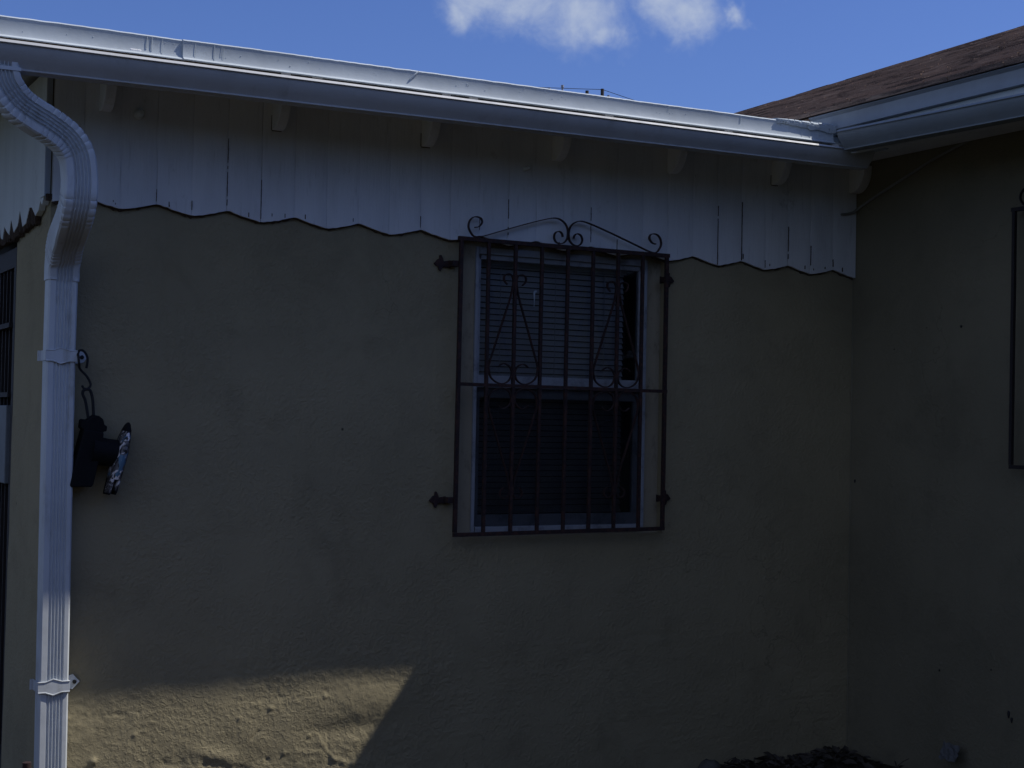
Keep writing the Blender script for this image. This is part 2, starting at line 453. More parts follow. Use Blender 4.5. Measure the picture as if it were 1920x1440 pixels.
# side wall beyond the left corner, seen at a steep angle
sw = MB()
sy = lin(0, .66, .03)+[.66]; sz = lin(-.25, 2.87, .04)+[2.87]
for z in sz:
    for y in sy:
        yy = y if y < .65 else .62+.06*(1-(z/2.4))+.006*nz(1, z*6)
        sw.v.append((XC-.002*nz(y*4, z*4)*(1 if y > 0 else 0), yy, z))
n_ = len(sy)
for j in range(len(sz)-1):
    for i in range(n_-1): sw.f.append((j*n_+i, j*n_+i+1, (j+1)*n_+i+1, (j+1)*n_+i))
sw.build('side_wall', STUCCO, house, smooth=True)
sw2 = MB(); sw2.box(XC+.06, XC+.16, .66, 6.2, -.2, 2.87); sw2.box(XC+.16, 5.09, 6.0, 6.2, -.2, 2.87); sw2.box(XC+.004, XC+.16, .58, .66, -.2, 2.86)
sw2.build('rear_wall', STUCCO, house)
# dark screen door in the recess of the side wall
door = MB()
door.box(XC+.010, XC+.05, .70, .74, .02, 2.28); door.box(XC+.010, XC+.05, 1.50, 1.55, .02, 2.28)
door.box(XC+.012, XC+.05, .74, 1.50, 2.2, 2.28); door.box(XC+.012, XC+.05, .74, 1.50, .02, .18)
for k in range(9): door.box(XC+.02, XC+.045, .79+k*.08, .80+k*.08, .2, 2.2)
sdo = door.build('screen_door', IRON2, house)
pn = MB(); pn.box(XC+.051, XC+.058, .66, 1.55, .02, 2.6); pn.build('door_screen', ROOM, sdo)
pn = MB(); pn.box(XC-.005, XC+.03, .755, 1.3, 1.30, 1.625); pn.build('kick_panel', DOORP, sdo, bevel=.004)
pn = MB(); pn.box(XC-.002, XC+.03, .755, 1.3, 1.66, 1.68); pn.box(XC-.002, XC+.02, .76, 1.3, 1.95, 1.97); pn.build('door_rail', IRON2, sdo)

# scalloped board siding
PZ = lambda x: 2.408-.0098*(x-1.5)
def scallop(x):
    ph = ((x-1.551)/.2792) % 1.0
    sw_ = .5-.5*math.cos(2*math.pi*ph)
    # straight-ish slopes with a pointed crest
    tri = 1-abs(2*ph-1)
    return PZ(x)-.033*(.55*tri+.45*math.sqrt(max(0, sw_)))
bd = MB(); back = MB()
bx = [XC+.0]; x = 1.2652
while x < XR-.02: bx.append(x); x += .1396
bx.append(XR-.004)
for k in range(len(bx)-1):
    gap = rnd.choice([.0003, .0006, .0009, .0013])
    a, b = bx[k]+gap*.6, bx[k+1]-gap*.6
    fr = -.021-rnd.random()*.0035; tilt = (rnd.random()-.5)*.003
    m_n = 9; top = []; cols = []
    hs = [2.875]
    for q in range(m_n+1):
        t = q/m_n; xx = a+(b-a)*t
        zb = scallop(xx)+.0022*nz(xx*60, k)+(rnd.random()-.5)*.0016
        yy = fr+tilt*(t-.5)*2
        if q in (0, m_n): yy += .0015
        cols.append((xx, yy, zb))
    o0 = len(bd.v); nzr = 12
    for (xx, yy, zb) in cols:
        for h in range(nzr+1):
            z = zb+(2.875-zb)*h/nzr
            bd.v.append((xx+.0012*nz(k*3.3+(1 if xx > (a+b)/2 else 0), z*7), yy+.0008*nz(xx*20, z*9), z))
        bd.v.append((xx, -.004, zb+.001))
    st = nzr+2
    for q in range(m_n):
        for h in range(nzr): bd.f.append((o0+q*st+h, o0+(q+1)*st+h, o0+(q+1)*st+h+1, o0+q*st+h+1))
        bd.f.append((o0+q*st, o0+q*st+nzr+1, o0+(q+1)*st+nzr+1, o0+(q+1)*st))
    for q in (0, m_n):
        bd.add([cols[q], (cols[q][0], -.004, cols[q][2]), (cols[q][0], -.004, 2.875), (cols[q][0], cols[q][1], 2.875)], [(0, 1, 2, 3)])
# dark rotten backing edge that shows as a line below the boards
re = MB(); q = []
xx = XC+.003
while xx < XR-.004:
    q.append((xx, scallop(xx)-.0045-.005*abs(nz(xx*30, 7))-(.004 if rnd.random() < .12 else 0))); xx += .012
for i in range(len(q)-1):
    (a, za), (b, zb) = q[i], q[i+1]
    re.add([(a, -.0085, za), (b, -.0085, zb), (b, -.0085, zb+.06), (a, -.0085, za+.06), (a, .012, za), (b, .012, zb)], [(0, 1, 2, 3), (0, 4, 5, 1)])
re.build('siding_edge', ROT_SHADE, house)
# cracks and chips: short dark slivers at board joints near the bottom
bd.use2(ROT_SHADE); ck = bd
for k in range(1, len(bx)-1):
    if rnd.random() < .6:
        z0 = scallop(bx[k])+rnd.random()*.05; ln_ = rnd.choice([.04, .06, .10, .16, .28])
        pts = []; z = z0
        while z < z0+ln_: pts.append((bx[k]+.0012*nz(z*40, k), z)); z += .012
        for i in range(len(pts)-1):
            (a, z1), (b, z2) = pts[i], pts[i+1]; wd = .0004+.0005*rnd.random()
            if rnd.random() < .06: continue
            ck.box(a-wd, a+wd, -.0262, -.02, z1, z2-.0005)
    for _ in range(rnd.choice([0, 0, 1, 2])):
        x0 = bx[k]+rnd.uniform(-.06, .06); z0 = scallop(x0)+rnd.uniform(.004, .02)
        ck.box(x0-.0012, x0+.0012, -.0262, -.02, z0, z0+rnd.uniform(.006, .028))
siding = bd.build('scalloped_siding', WOOD, house, smooth=True)
# side siding: long boards on the left face, bottom rotted to jagged spikes
sb = MB(); ys = []; y = 0.0
edge = [(0, 2.40), (.03, 2.372), (.06, 2.392), (.09, 2.360), (.15, 2.345), (.22, 2.385), (.27, 2.39), (.33, 2.335), (.40, 2.33), (.46, 2.40), (.50, 2.345), (.58, 2.325), (.645, 2.385), (.68, 2.325),
        (.75, 2.35), (.79, 2.37), (.83, 2.32), (.87, 2.33), (.91, 2.39), (.96, 2.36), (1.0, 2.37), (1.04, 2.33), (1.3, 2.34), (1.5, 2.33), (2.2, 2.34), (6.0, 2.34)]
for i in range(len(edge)-1):
    (a, za), (b, zb) = edge[i], edge[i+1]
    sb.add([(XC-.026, a, za), (XC-.026, b, zb), (XC-.026, b, 2.875), (XC-.026, a, 2.875), (XC-.003, a, za), (XC-.003, b, zb)], [(0, 1, 2, 3), (0, 4, 5, 1)])
sb.add([(XC-.026, 0, 2.40), (XC-.003, 0, 2.40), (XC-.003, 0, 2.875), (XC-.026, 0, 2.875)], [(0, 1, 2, 3)])
sb.build('side_siding', WOODSIDE, house)
rb = MB()
for i in range(140):
    y = .16+i*.0068; dep = .035+.075*min(1, y/.8)*(.4+.6*abs(nz(y*9, 3)))+rnd.random()*.02
    zt = 2.40+.006*rnd.random()
    rb.box(XC-.0215-rnd.random()*.003, XC-.004, y, y+.0066, zt-dep*.9-.03, zt+.05)
rb.build('rotten_board_edge', ROT_SHADE, house)
# corner board between the two faces
cb = MB(); cb.box(XC-.030, XC-.0262, -.024, .055, 2.40, 2.87); cb.build('corner_board', WOODSIDE, house)
rc = MB()
for i in range(16):
    x = XC-.02+i*.0085; rc.box(x, x+.0075, -.0215, -.004, 2.372+rnd.random()*.02, 2.41)
rc.build('rotten_corner', ROT_SHADE, house)

# rafter tails
tail_poly = [(.0, 2.885), (.0, 2.737), (.022, 2.735), (.045, 2.740), (.066, 2.753), (.084, 2.772), (.097, 2.795), (.105, 2.82), (.108, 2.86), (.44, 2.866), (.44, 2.885)]
for i, xt in enumerate((1.318, 2.000, 2.657, 3.290, 3.903, 4.505, 4.99)):
    t_ = MB(); dz = .006*i*.6
    t_.prism(tail_poly if i < 6 else tail_poly[:8]+[(.108, 2.885)], lambda a, b, d: (d, -.022-a, b+dz if b < 2.84 else b), xt-.0, xt+.042 if i < 6 else 5.043)
    t_.build('rafter_tail', WOOD, house, bevel=.004)
    c_ = MB(); c_.box(xt-.0025, xt+.0, -.0245, -.02, 2.737+dz, 2.80); c_.box(xt, xt+.04, -.0275, -.02, 2.7335+dz, 2.7365+dz)
    if i in (1, 2, 5): c_.build('rafter_crack', ROT_SHADE, house)
# soffit boards and roof slab
sf = MB()
y = -.445
while y < .0: sf.box(.25, 4.62, y, y+.105, 2.886, 2.898); y += .109
sf.build('soffit', WOODSIDE, house)
rs = MB(); rs.box(.25, 4.86, -.44, 6.3, 2.90, 2.925); rs.build('flat_roof', COAT, house)
# fascia with a kicked-out drip edge, seam at X = 1.51
fz = lambda x: 2.936+.0062*(x-.88)          # top edge
fb = lambda x: 2.8645+.0060*(x-.88)          # bottom edge
def fascia_piece(x0, x1, off, n):
    q = MB(); rings = []
    for i in range(n+1):
        x = x0+(x1-x0)*i/n; t = fz(x)+.0022*nz(x*3, 0)+.0016*nz(x*19, 1)+.001*nz(x*60, 1); b = fb(x)+.0010*nz(x*7, 5)
        o_ = off+.0012*nz(x*2.5, 9)
        rings.append([(x, -.430, b+.002), (x, -.474-o_, b-.004), (x, -.4755-o_, b-.0015), (x, -.4625-o_, b+.0075), (x, -.460-o_, b+.016), (x, -.4595-o_+.0006*nz(x*13, 2), (t+b)/2),
                      (x, -.460-o_, t-.010), (x, -.4625-o_, t-.0035), (x, -.4595-o_, t-.0002), (x, -.452-o_, t+.003), (x, -.40, t+.004), (x, -.40, b+.01), (x, -.430, b+.01)])
    q.ring(rings); return q
fs_ = fascia_piece(.25, 1.514, 0, 60); fs_.build('fascia', COAT, house, smooth=True)
fs_ = fascia_piece(1.506, 4.505, .008, 220)
# paint drips and blobs of roof coating on the fascia
dr = fs_
for (x, l, w_) in ((1.378, .045, .0016), (1.395, .052, .0018), (1.432, .06, .0010), (1.55, .055, .0010), (1.62, .070, .0014), (1.648, .04, .0009), (1.655, .05, .0008), (3.98, .03, .0016), (4.20, .022, .0014), (4.32, .058, .0012), (4.365, .062, .0013), (4.42, .05, .0012), (4.25, .04, .001), (3.6, .02, .001), (2.9, .012, .001)):
    off = 0 if x < 1.51 else .008; t = fz(x)-.004
    dr.tube([(x, -.4610-off, t), (x+.001, -.4618-off, t-l*.5), (x, -.462-off, t-l*.93), (x, -.4608-off, t-l)], w_*.7, 6, (1, 0, 0))
for k in range(46):
    x = rnd.uniform(.9, 4.4); off = 0 if x < 1.51 else .008; z = rnd.uniform(fb(x)+.02, fz(x)-.01); a = rnd.uniform(.001, .0028)
    dr.ring([[(x+a*c_*math.cos(p), -.4595-off-.001*h, z+a*c_*.8*math.sin(p)) for p in [i*math.pi/3 for i in range(6)]] for c_, h in ((1, 0), (.6, 1.4))])
dr.tube(smooth_path([(2.43, -.472, fz(2.43)-.003), (2.415, -.4735, fz(2.4)-.015), (2.397, -.470, fz(2.4)-.036)], 4), .0035, 6, (1, 0, 0))
fsc = fs_.build('fascia', COAT, house, smooth=True)
# crumpled flashing where the two roofs meet
fl = MB(); rows = []
for j, (y0, z0) in enumerate(((-.472, -.020), (-.476, -.008), (-.478, .002), (-.470, .008), (-.455, .011), (-.42, .013))):
    row = []
    for i in range(60):
        x = 4.18+.335*i/59; wv_ = .0035*nz(x*14, j*.7, 3)+.001*nz(x*50, j, 6)
        drop = -.016*max(0, nz(x*20, 1, 2)) if j == 0 else 0
        row.append((x, y0-.002*max(0, nz(x*14, j*.5, 8)), fz(x)+z0*(.6+.8*i/59)+drop+wv_*(.3+i/59)*.9))
    rows.append(row)
for j in range(5):
    for i in range(59): fl.add([rows[j][i], rows[j][i+1], rows[j+1][i+1], rows[j+1][i]], [(0, 1, 2, 3)])
flo = fl.build('roof_flashing', COAT, house)
md = flo.modifiers.new('thick', 'SOLIDIFY'); md.thickness = .003

# gutter (K-style profile), slight fall towards the downspout
def gutter(name, x0, x1, top, bot, mp, parent, mat, n=70, ends=True):
    g = MB(); rings = []
    prof = [(.000, .93), (.000, .0), (.0, -.03), (.048, -.03), (.055, -.005), (.0555, .045), (.053, .055), (.060, .16), (.070, .30), (.082, .48), (.090, .66), (.0945, .80), (.0955, .90),
            (.101, .86), (.1025, .885), (.095, 1.0), (.091, .995), (.0915, .92), (.086, .80), (.076, .50), (.055, .22), (.046, .06), (.004, .03), (.004, .93)]
    for i in range(n+1):
        x = lerp(x0, x1, i/n); t = top(x)+.0010*nz(x*2.2, 3); b = bot(x)+.0010*nz(x*1.7, 8)
        rings.append([mp(x, d+.0012*nz(x*1.9, 5), lerp(b, t, h)) for d, h in prof])
    g.ring(rings)
    if ends:
        for x, s_ in ((x0, -1), (x1, 1)):
            b, t = bot(x), top(x)
            g.ring([[mp(x+s_*.0006, d, lerp(b, t, h)) for d, h in prof[:15]], [mp(x+s_*.003, d, lerp(b, t, h)) for d, h in prof[:15]]])
    return g.build(name, mat, parent, smooth=True)
gt = lambda x: 2.8345+.0052*(x-.87)
gb = lambda x: 2.745+.0095*(x-.87)
gut = gutter('gutter', .25, 4.665, gt, gb, lambda x, d, z: (x, -.462-d, z), house, GUT)
for x in (1.89, 2.55):
    hg = MB(); hg.box(x-.016, x+.022, -.552, -.468, gt(x)-.004, gt(x)+.0015); hg.box(x-.016, x+.022, -.471, -.468, gt(x)-.004, gt(x)+.028)
    hg.build('gutter_hanger', GUT, gut)
be = MB(); be.box(.26, 4.5, -.461, -.441, 2.80, 2.866); be.build('fascia_board', ROT_SHADE, house)  # dark colour on this board stands in for shade in the gutter gap

# ------------------------------------------------------------------ downspout
def dsec(wd=.105, dp=.075, ribs=5, rh=.006):
    a, b = wd/2, dp/2; rr = .006
    p = [(-a, -b+rr), (-a, b-rr), (-a+rr, b)]
    x0, x1 = -.027, .033
    for k in range(ribs):
        c_ = x0+(x1-x0)*(k+.5)/ribs; h = (x1-x0)/ribs
        p += [(c_-h*.46, b), (c_-h*.26, b-rh), (c_+h*.26, b-rh), (c_+h*.46, b)]
    p += [(a-rr, b), (a, b-rr), (a, -b+rr), (a-rr, -b), (-a+rr, -b)]
    return [(q0, q1) for q0, q1 in p]
ds = MB()
ds.sweep([(1.190, -.0585, 2.165), (1.188, -.0580, 1.80), (1.190, -.0575, 1.4), (1.194, -.058, .6), (1.197, -.058, .10)], dsec())
spout = ds.build('downspout', PIPE, house, smooth=True)
def arc(c, r_, a0, a1, n, e1, e2):
    c = Vector(c); e1 = Vector(e1); e2 = Vector(e2)
    return [c+e1*r_*math.cos(lerp(a0, a1, i/n))+e2*r_*math.sin(lerp(a0, a1, i/n)) for i in range(n+1)]
def pleat(path, a, b, k):
    """scales along a path: crimps between indices a and b"""
    return [1.0-(.045 if (a <= i <= b and i % k == 0) else 0) for i in range(len(path))]
def saw(path, pleats, seglen=.0):
    """telescoped pleats: the section narrows along each fold, then springs back"""
    P = []; sc = []
    acc_ = [0]
    for i in range(1, len(path)): acc_.append(acc_[-1]+(path[i]-path[i-1]).length)
    def at(d):
        for i in range(1, len(path)):
            if acc_[i] >= d: 
                t_ = (d-acc_[i-1])/max(1e-9, acc_[i]-acc_[i-1]); return path[i-1].lerp(path[i], t_)
        return path[-1]
    d = 0; tot = acc_[-1]; stops = []
    def inp(d): return any(a <= d <= b for a, b in pleats)
    while d < tot-1e-4:
        if inp(d):
            st = .021
            stops += [(d, 1.010), (d+st*.35, 1.010), (d+st*.72, 1.0), (d+st*.90, .962)]; d += st
        else: stops.append((d, 1.0)); d += .012
    stops.append((tot, 1.0))
    return [at(a) for a, b in stops], [b for a, b in stops]
ctrl = [(.876, -.487, 2.785), (.880, -.486, 2.735), (.893, -.478, 2.690), (.932, -.462, 2.642), (.985, -.450, 2.610), (1.040, -.439, 2.583), (1.098, -.426, 2.545), (1.136, -.415, 2.493), (1.149, -.408, 2.425), (1.151, -.405, 2.385)]
A, sc_ = saw(smooth_path(ctrl, 12), [(.085, .19), (.245, .40)])
e1 = MB(); e1.sweep([p+Vector((.018*min(1, max(0, (2.75-p.z)/.2)), 0, 0)) for p in A], dsec(.112, .084, 5, .009), scales=sc_); e1.build('elbow', PIPE, spout, smooth=True)
ctrl = [(1.151, -.405, 2.405), (1.151, -.400, 2.36), (1.152, -.378, 2.318), (1.156, -.325, 2.282), (1.161, -.255, 2.252), (1.168, -.18, 2.225), (1.176, -.125, 2.195), (1.185, -.078, 2.158), (1.190, -.060, 2.11), (1.190, -.058, 2.085)]
B, sc_ = saw(smooth_path(ctrl, 12), [(.03, .13), (.32, .425)])
e2_ = MB(); e2_.sweep([p+Vector((.018*min(1, max(0, (p.z-2.13)/.2)), 0, 0)) for p in B], dsec(.113, .085, 5, .009), scales=sc_); e2_.build('elbow', PIPE, spout, smooth=True)
st_ = MB(); st_.box(.82, .94, -.53, -.47, 2.740, 2.752); st_.build('outlet', PIPE, spout)
# straps with hexagon face, tab and bolt
for zc, kind in ((1.808, 0), (.598, 1)):
    cx = 1.189 if kind == 0 else 1.193; a = .0565
    sp = MB(); hgt = .019
    prof = [(-a, .0), (-a*.55, .0), (-a*.05, .010), (a*.5, .0), (a, 0.0)]
    def band(dy):
        up = [(cx+p, -.0985-dy, zc+hgt+q) for p, q in prof]; dn = [(cx+p, -.0985-dy, zc-hgt-q) for p, q in prof]
        return up+dn[::-1]
    sp.ring([band(-.003), band(.0015)])
    sp.box(cx-a-.0012, cx-a+.001, -.0985, -.008, zc-hgt, zc+hgt); sp.box(cx+a-.001, cx+a+.0012, -.0985, -.008, zc-hgt, zc+hgt)
    for sg in (1, -1):
        for i in range(4):
            (p0, q0), (p1, q1) = prof[i], prof[i+1]
            sp.tube([(cx+p0, -.1, zc+sg*(hgt+q0)), (cx+p1, -.1, zc+sg*(hgt+q1))], .0024, 6)
    sd = [(.004, .028), (.030, 0), (.004, -.028), (-.02, -.020), (-.02, .020)] if kind else [(0, .024), (.018, .018), (.030, 0), (.018, -.018), (0, -.024), (-.02, -.024), (-.02, .024)]
    sp.prism(sd, lambda p, q, d: (cx+a+.026+p, d, zc+q), -.010, -.006)
    sp.box(cx+a, cx+a+.012, -.0105, -.0065, zc-hgt, zc+hgt)
    sp.box(cx-a-.012, cx-a, -.0105, -.0065, zc-hgt, zc+hgt)
    so = sp.build('strap', PIPE, spout, smooth=True)
    so['label'] = 'upper ribbed pipe strap holding the black hook' if kind == 0 else 'lower pipe strap with diamond tab'
    bo = MB(); bo.ring([[(cx+a+.036+.008*math.cos(i*math.pi/4)*k_, dd, zc+.008*math.sin(i*math.pi/4)*k_) for i in range(8)] for k_, dd in ((1, -.010), (1, -.0145), (.7, -.0165))])
    bo.build('bolt', RUB, so, smooth=True)

# ------------------------------------------------------------------ window in the back wall
win = bpy.data.objects.new('window', None); col.objects.link(win); win.parent = house
win['label'] = 'single-hung window with closed blinds behind iron bars'
FX0, FX1 = 2.957, 3.845
def wbox(*a):
    q = MB()
    for b in a: q.box(*b)
    return q
lx0, lx1 = 2.872, 3.925
wbox((lx0, FX0, .045, .09, OZ0, OZ1), (FX1, lx1, .045, .09, OZ0, OZ1), (FX0, FX1, .046, .09, OZ0, 1.114), (FX0, FX1, .046, .09, 2.352, OZ1)).build('surround', LINER, win)
wbox((FX0, FX0+.016, .034, .10, 1.114, 2.352), (FX1-.016, FX1, .034, .10, 1.114, 2.352), (FX0+.02, FX1-.02, .036, .10, 2.322, 2.352), (FX0+.02, FX1-.02, .030, .10, 1.114, 1.142)).build('frame', FRAME, win, bevel=.002)
wbox((FX0+.02, FX1-.02, .042, .075, 1.745, 1.797), (FX0+.021, FX0+.034, .050, .075, 1.797, 2.322), (FX1-.034, FX1-.021, .050, .075, 1.797, 2.322), (FX0+.021, FX1-.021, .05, .075, 2.30, 2.3215)).build('upper_sash', FRAME, win, bevel=.002)
wbox((FX0+.021, FX1-.021, .062, .088, 1.1425, 1.192), (FX0+.021, FX0+.045, .062, .088, 1.192, 1.70), (FX1-.045, FX1-.021, .062, .088, 1.192, 1.70), (FX0+.021, FX1-.021, .062, .088, 1.70, 1.7445)).build('lower_sash', FRAME, win, bevel=.002)
wbox((FX0+.034, FX1-.034, .062, .065, 1.797, 2.30)).build('upper_pane', GLASS, win)
wbox((FX0+.045, FX1-.045, .073, .076, 1.192, 1.70)).build('lower_pane', GLASS, win)
wbox((FX0+.0205, FX1-.0205, .052, .0525, 1.1425, 1.744)).build('insect_screen', SCREEN, win)
bl = MB(); z = 1.215; k = 0
while z < 2.29:
    a = R(60+5*nz(k*.7, 1)); h = .0128
    dy, dz = h*math.cos(a), h*math.sin(a); sag = .0015*nz(k, 4)
    bl.add([(3.0, .125-dy, z-dz+sag), (3.772, .125-dy, z-dz), (3.772, .125+dy*.2, z+.0015), (3.0, .125+dy*.2, z+.0015+sag), (3.0, .125+dy, z+dz+sag), (3.772, .125+dy, z+dz)], [(0, 1, 2, 3), (3, 2, 5, 4)])
    z += .0255; k += 1
for xx in (3.12, 3.40, 3.66): bl.box(xx-.001, xx+.001, .108, .110, 1.2, 2.3)
bl.box(2.995, 3.775, .105, .14, 2.285, 2.315); bl.box(3.0, 3.772, .115, .135, 1.194, 1.205)
bl.build('blinds', BLIND, win)
wbox((OX0-.3, OX1+.3, .60, .62, .9, 2.6)).build('dark_room_panel', ROOM, win)  # dark panel put behind the blinds in place of the unlit room
pm = MB(); pm.prism([(3.262, 2.180), (3.276, 2.181), (3.275, 2.174), (3.268, 2.172), (3.266, 2.14), (3.264, 2.108), (3.2615, 2.108), (3.262, 2.14), (3.258, 2.165)], lambda a, b, d: (a, d, b), .0595, .0615)
pm.build('paint_drip', COAT, win)

# ------------------------------------------------------------------ iron window grilles
BARX = [2.839+(3.888-2.839)*i/8 for i in range(9)]
GZ0, GZ1, GZM = 1.121, 2.369, 1.751
crest = [(2.904, 2.42), (2.924, 2.425), (2.938, 2.443), (2.933, 2.46), (2.913, 2.466), (2.893, 2.461), (2.878, 2.444), (2.874, 2.42), (2.883, 2.4), (2.901, 2.382), (2.938, 2.384), (3.018, 2.41), (3.14, 2.45), (3.243, 2.481), (3.299, 2.492), (3.334, 2.483), (3.356, 2.462), (3.364, 2.435), (3.36, 2.405), (3.342, 2.386), (3.318, 2.382), (3.300, 2.392), (3.294, 2.411), (3.302, 2.429), (3.32, 2.435), (3.334, 2.426), (3.338, 2.412)]
lyre = [(3.063, 2.187), (3.048, 2.203), (3.049, 2.224), (3.069, 2.233), (3.086, 2.224), (3.092, 2.197), (3.080, 2.133), (3.045, 2.03), (3.006, 1.915), (2.984, 1.849), (2.981, 1.819), (2.993, 1.784), (3.026, 1.763), (3.062, 1.763), (3.086, 1.783), (3.092, 1.814), (3.078, 1.837), (3.051, 1.847), (3.027, 1.833)]
def grille(root_parent, mp, fr, mat, label):
    """mp(x, d, z): x across, d away from the wall, z up (in the coordinates of the back wall's grille)"""
    ge = bpy.data.objects.new('window_grille', None); col.objects.link(ge); ge.parent = root_parent; ge['label'] = label
    def rod(q, a, b, t): 
        (x0, z0), (x1, z1) = a, b
        hw = t/2; pts = []
        n = 7
        path = [mp(lerp(x0, x1, i/n)+.0008*nz(x0*9+i, z0), .055+.001*nz(i*1.3, x0*5), lerp(z0, z1, i/n)+.0008*nz(i*.9, x1*7)) for i in range(n+1)]
        q.sweep(path, [(-hw, -hw), (hw, -hw), (hw, hw), (-hw, hw)], fr)
    for i, x in enumerate(BARX):
        q = MB(); lean = -.004 if i == 0 else .002*nz(i*2.1, 4)
        rod(q, (x+lean, GZ0+.006), (x+.001, GZ1-.006), .0155 if i in (0, 8) else .0135); q.build('bar', mat, ge)
    q = MB(); rod(q, (BARX[0]-.013, GZ1), (BARX[8]+.013, GZ1-.001), .017); q.build('top_rail', mat, ge)
    q = MB(); rod(q, (BARX[0]-.010, GZ0-.004), (BARX[8]+.009, GZ0+.005), .0165); q.build('bottom_rail', mat, ge)
    if mat is IRON:
        q = MB(); rod(q, (BARX[0]-.006, GZM+.002), (BARX[8]+.012, GZM-.002), .0145); q.build('middle_rail', mat, ge)
    strip = [(-.0022, -.0065), (.0022, -.0065), (.0022, .0065), (-.0022, .0065)]
    def scroll(pts, d=.055):
        q = MB(); q.sweep([Vector(mp(x, d, z)) for x, z in [(p.x, p.y) for p in smooth_path([(a, b, 0) for a, b in pts], 4)]], strip, fr)
        q.build('scroll', mat, ge)
    C2 = BARX[4]
    scroll([(x+C2-3.366, z) for x, z in crest]); scroll([(2*C2-(x+C2-3.366), z-.003) for x, z in crest])
    for ci in (2, 6):
        c0 = BARX[ci]; off = c0-3.1005
        for sx in (1, -1):
            for sz in (1, -1):
                scroll([((x+off) if sx > 0 else 2*c0-(x+off), z if sz > 0 else 2*GZM-z) for x, z in lyre], .055)
    # fleur-shaped mounting brackets
    fl_ = [(0, .016), (.020, .012), (.032, .010), (.036, .022), (.044, .036), (.052, .034), (.052, .020), (.062, .016), (.070, .006), (.078, -.002), (.070, -.010), (.058, -.014), (.054, -.030), (.046, -.034), (.038, -.020), (.030, -.014), (0, -.018)]
    for sg, zb in ((-1, 2.262), (-1, 1.262), (1, 2.262), (1, 1.262)) if mat is IRON else ((1, 2.262), (1, 1.262)):
        x0 = BARX[0] if sg < 0 else BARX[8]
        q = MB(); q.prism(fl_, lambda a, b, d: mp(x0+sg*(.002+a+(.024 if sg < 0 else -.004)), d, zb+b), .003, .011)
        q.prism([(-.004, .012), (.036, .012), (.036, -.012), (-.004, -.012)], lambda a, b, d: mp(x0+sg*a*(1 if sg < 0 else .6), d, zb+b), .004, .050)
        q.build('bracket', mat, ge, bevel=.0015)
    return ge
grille(house, lambda x, d, z: (x, -d, z), (0, -1, 0), IRON, 'rusty iron grille with scroll crest over the window')
for rr_ in ((1.468, 2.742, .021), (3.156, 2.698, .010)):
    x, z, a = rr_; kn = MB()
    kn.ring([[(x+a*k_*math.cos(p), y_, z+a*k_*math.sin(p)) for p in [i*math.pi/6 for i in range(12)]] for k_, y_ in ((1, -.024), (1, -.034), (.7, -.042), (.62, -.066), (.35, -.072))])
    kn.build('painted_knob', WOODSIDE, house, smooth=True)

# ------------------------------------------------------------------ WING on the right
wing = thing('house_wing', 'shaded beige stucco wing on the right with brown shingle roof and pale gutter', 'house')
ww = MB(); ys = lin(-7.0, -2.2, .2)+lin(-2.2, 0, .025)+[0.0]; zz = [-.25]+lin(-.05, 2.95, .035)+[2.95]
for z in zz:
    for y in ys:
        e = 1 if y < -.03 else 0
        ww.v.append((XR-e*(.003*nz(y*1.7, z*1.7, 5)+.0015*nz(y*6, z*6, 6)), y, z))
n_ = len(ys)
for j in range(len(zz)-1):
    for i in range(n_-1): ww.f.append((j*n_+i, j*n_+i+1, (j+1)*n_+i+1, (j+1)*n_+i))
# holes and marks in the wing wall
ww.use2(RUB); hl = ww
for y, z, a, b in ((-.729, 2.069, .006, .006), (-.035, 1.338, .004, .008), (-1.033, .374, .006, .016), (-1.05, .352, .005, .012), (-.30, 1.98, .0025, .0025), (-.62, .50, .003, .005), (-.93, .55, .002, .004)):
    hl.ring([[(XR-.0045+dx, y+a*math.cos(p)*(1+.3*math.sin(3*p)), z+b*math.sin(p)) for p in [i*math.pi/5 for i in range(10)]] for dx in (0, .004)])
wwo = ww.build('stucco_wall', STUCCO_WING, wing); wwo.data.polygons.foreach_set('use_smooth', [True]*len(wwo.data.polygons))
wr = MB(); wr.box(XR, 8.1, -7.1, -7.0, -.2, 2.95); wr.box(8.0, 8.1, -7.0, 9, -.2, 2.95); wr.box(XR+.05, 8.1, 8.9, 9, -.2, 2.95); wr.box(XR+.0, XR+.05, .03, 9, 2.6, 2.95)
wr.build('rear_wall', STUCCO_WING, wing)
# roof: shingle courses, each a stepped strip
EX, EZ, RX, RZ = 4.492, 3.032, 6.4, 3.785
sl = math.atan2(RZ-EZ, RX-EX); ex = Vector((math.cos(sl), 0, math.sin(sl))); nn = Vector((-math.sin(sl), 0, math.cos(sl)))
Ls = math.hypot(RX-EX, RZ-EZ); ncr = 17; e = Ls/ncr
RY = 2.79
sh = MB()
for c_ in range(ncr):
    y = -7.5+rnd.random()*.3; 
    while y < 9.4:
        wd = rnd.choice([.16, .22, .30, .33]); lift = rnd.random()*.004; lo = (rnd.random()-.5)*.012
        a = Vector((EX, 0, EZ))+ex*(c_*e+lo); b = Vector((EX, 0, EZ))+ex*((c_+1)*e+.02)
        t1 = nn*(.017+lift); t0 = nn*(.001)
        y1 = y+wd-.002
        P = [a, a+t1, b+t0, b]
        rgs = [[Vector((p.x, yy, p.z-.016*(yy-RY)*(p.x-EX)/(RX-EX))) for p in P] for yy in (y, y1)]
        sh.ring(rgs); y += wd
RK = lambda x, y: -.016*(y-RY)*max(0, min(1, (x-EX)/(RX-EX)))
roof = sh.build('shingle_roof', SHING, wing)
cp = MB(); y = -7.5
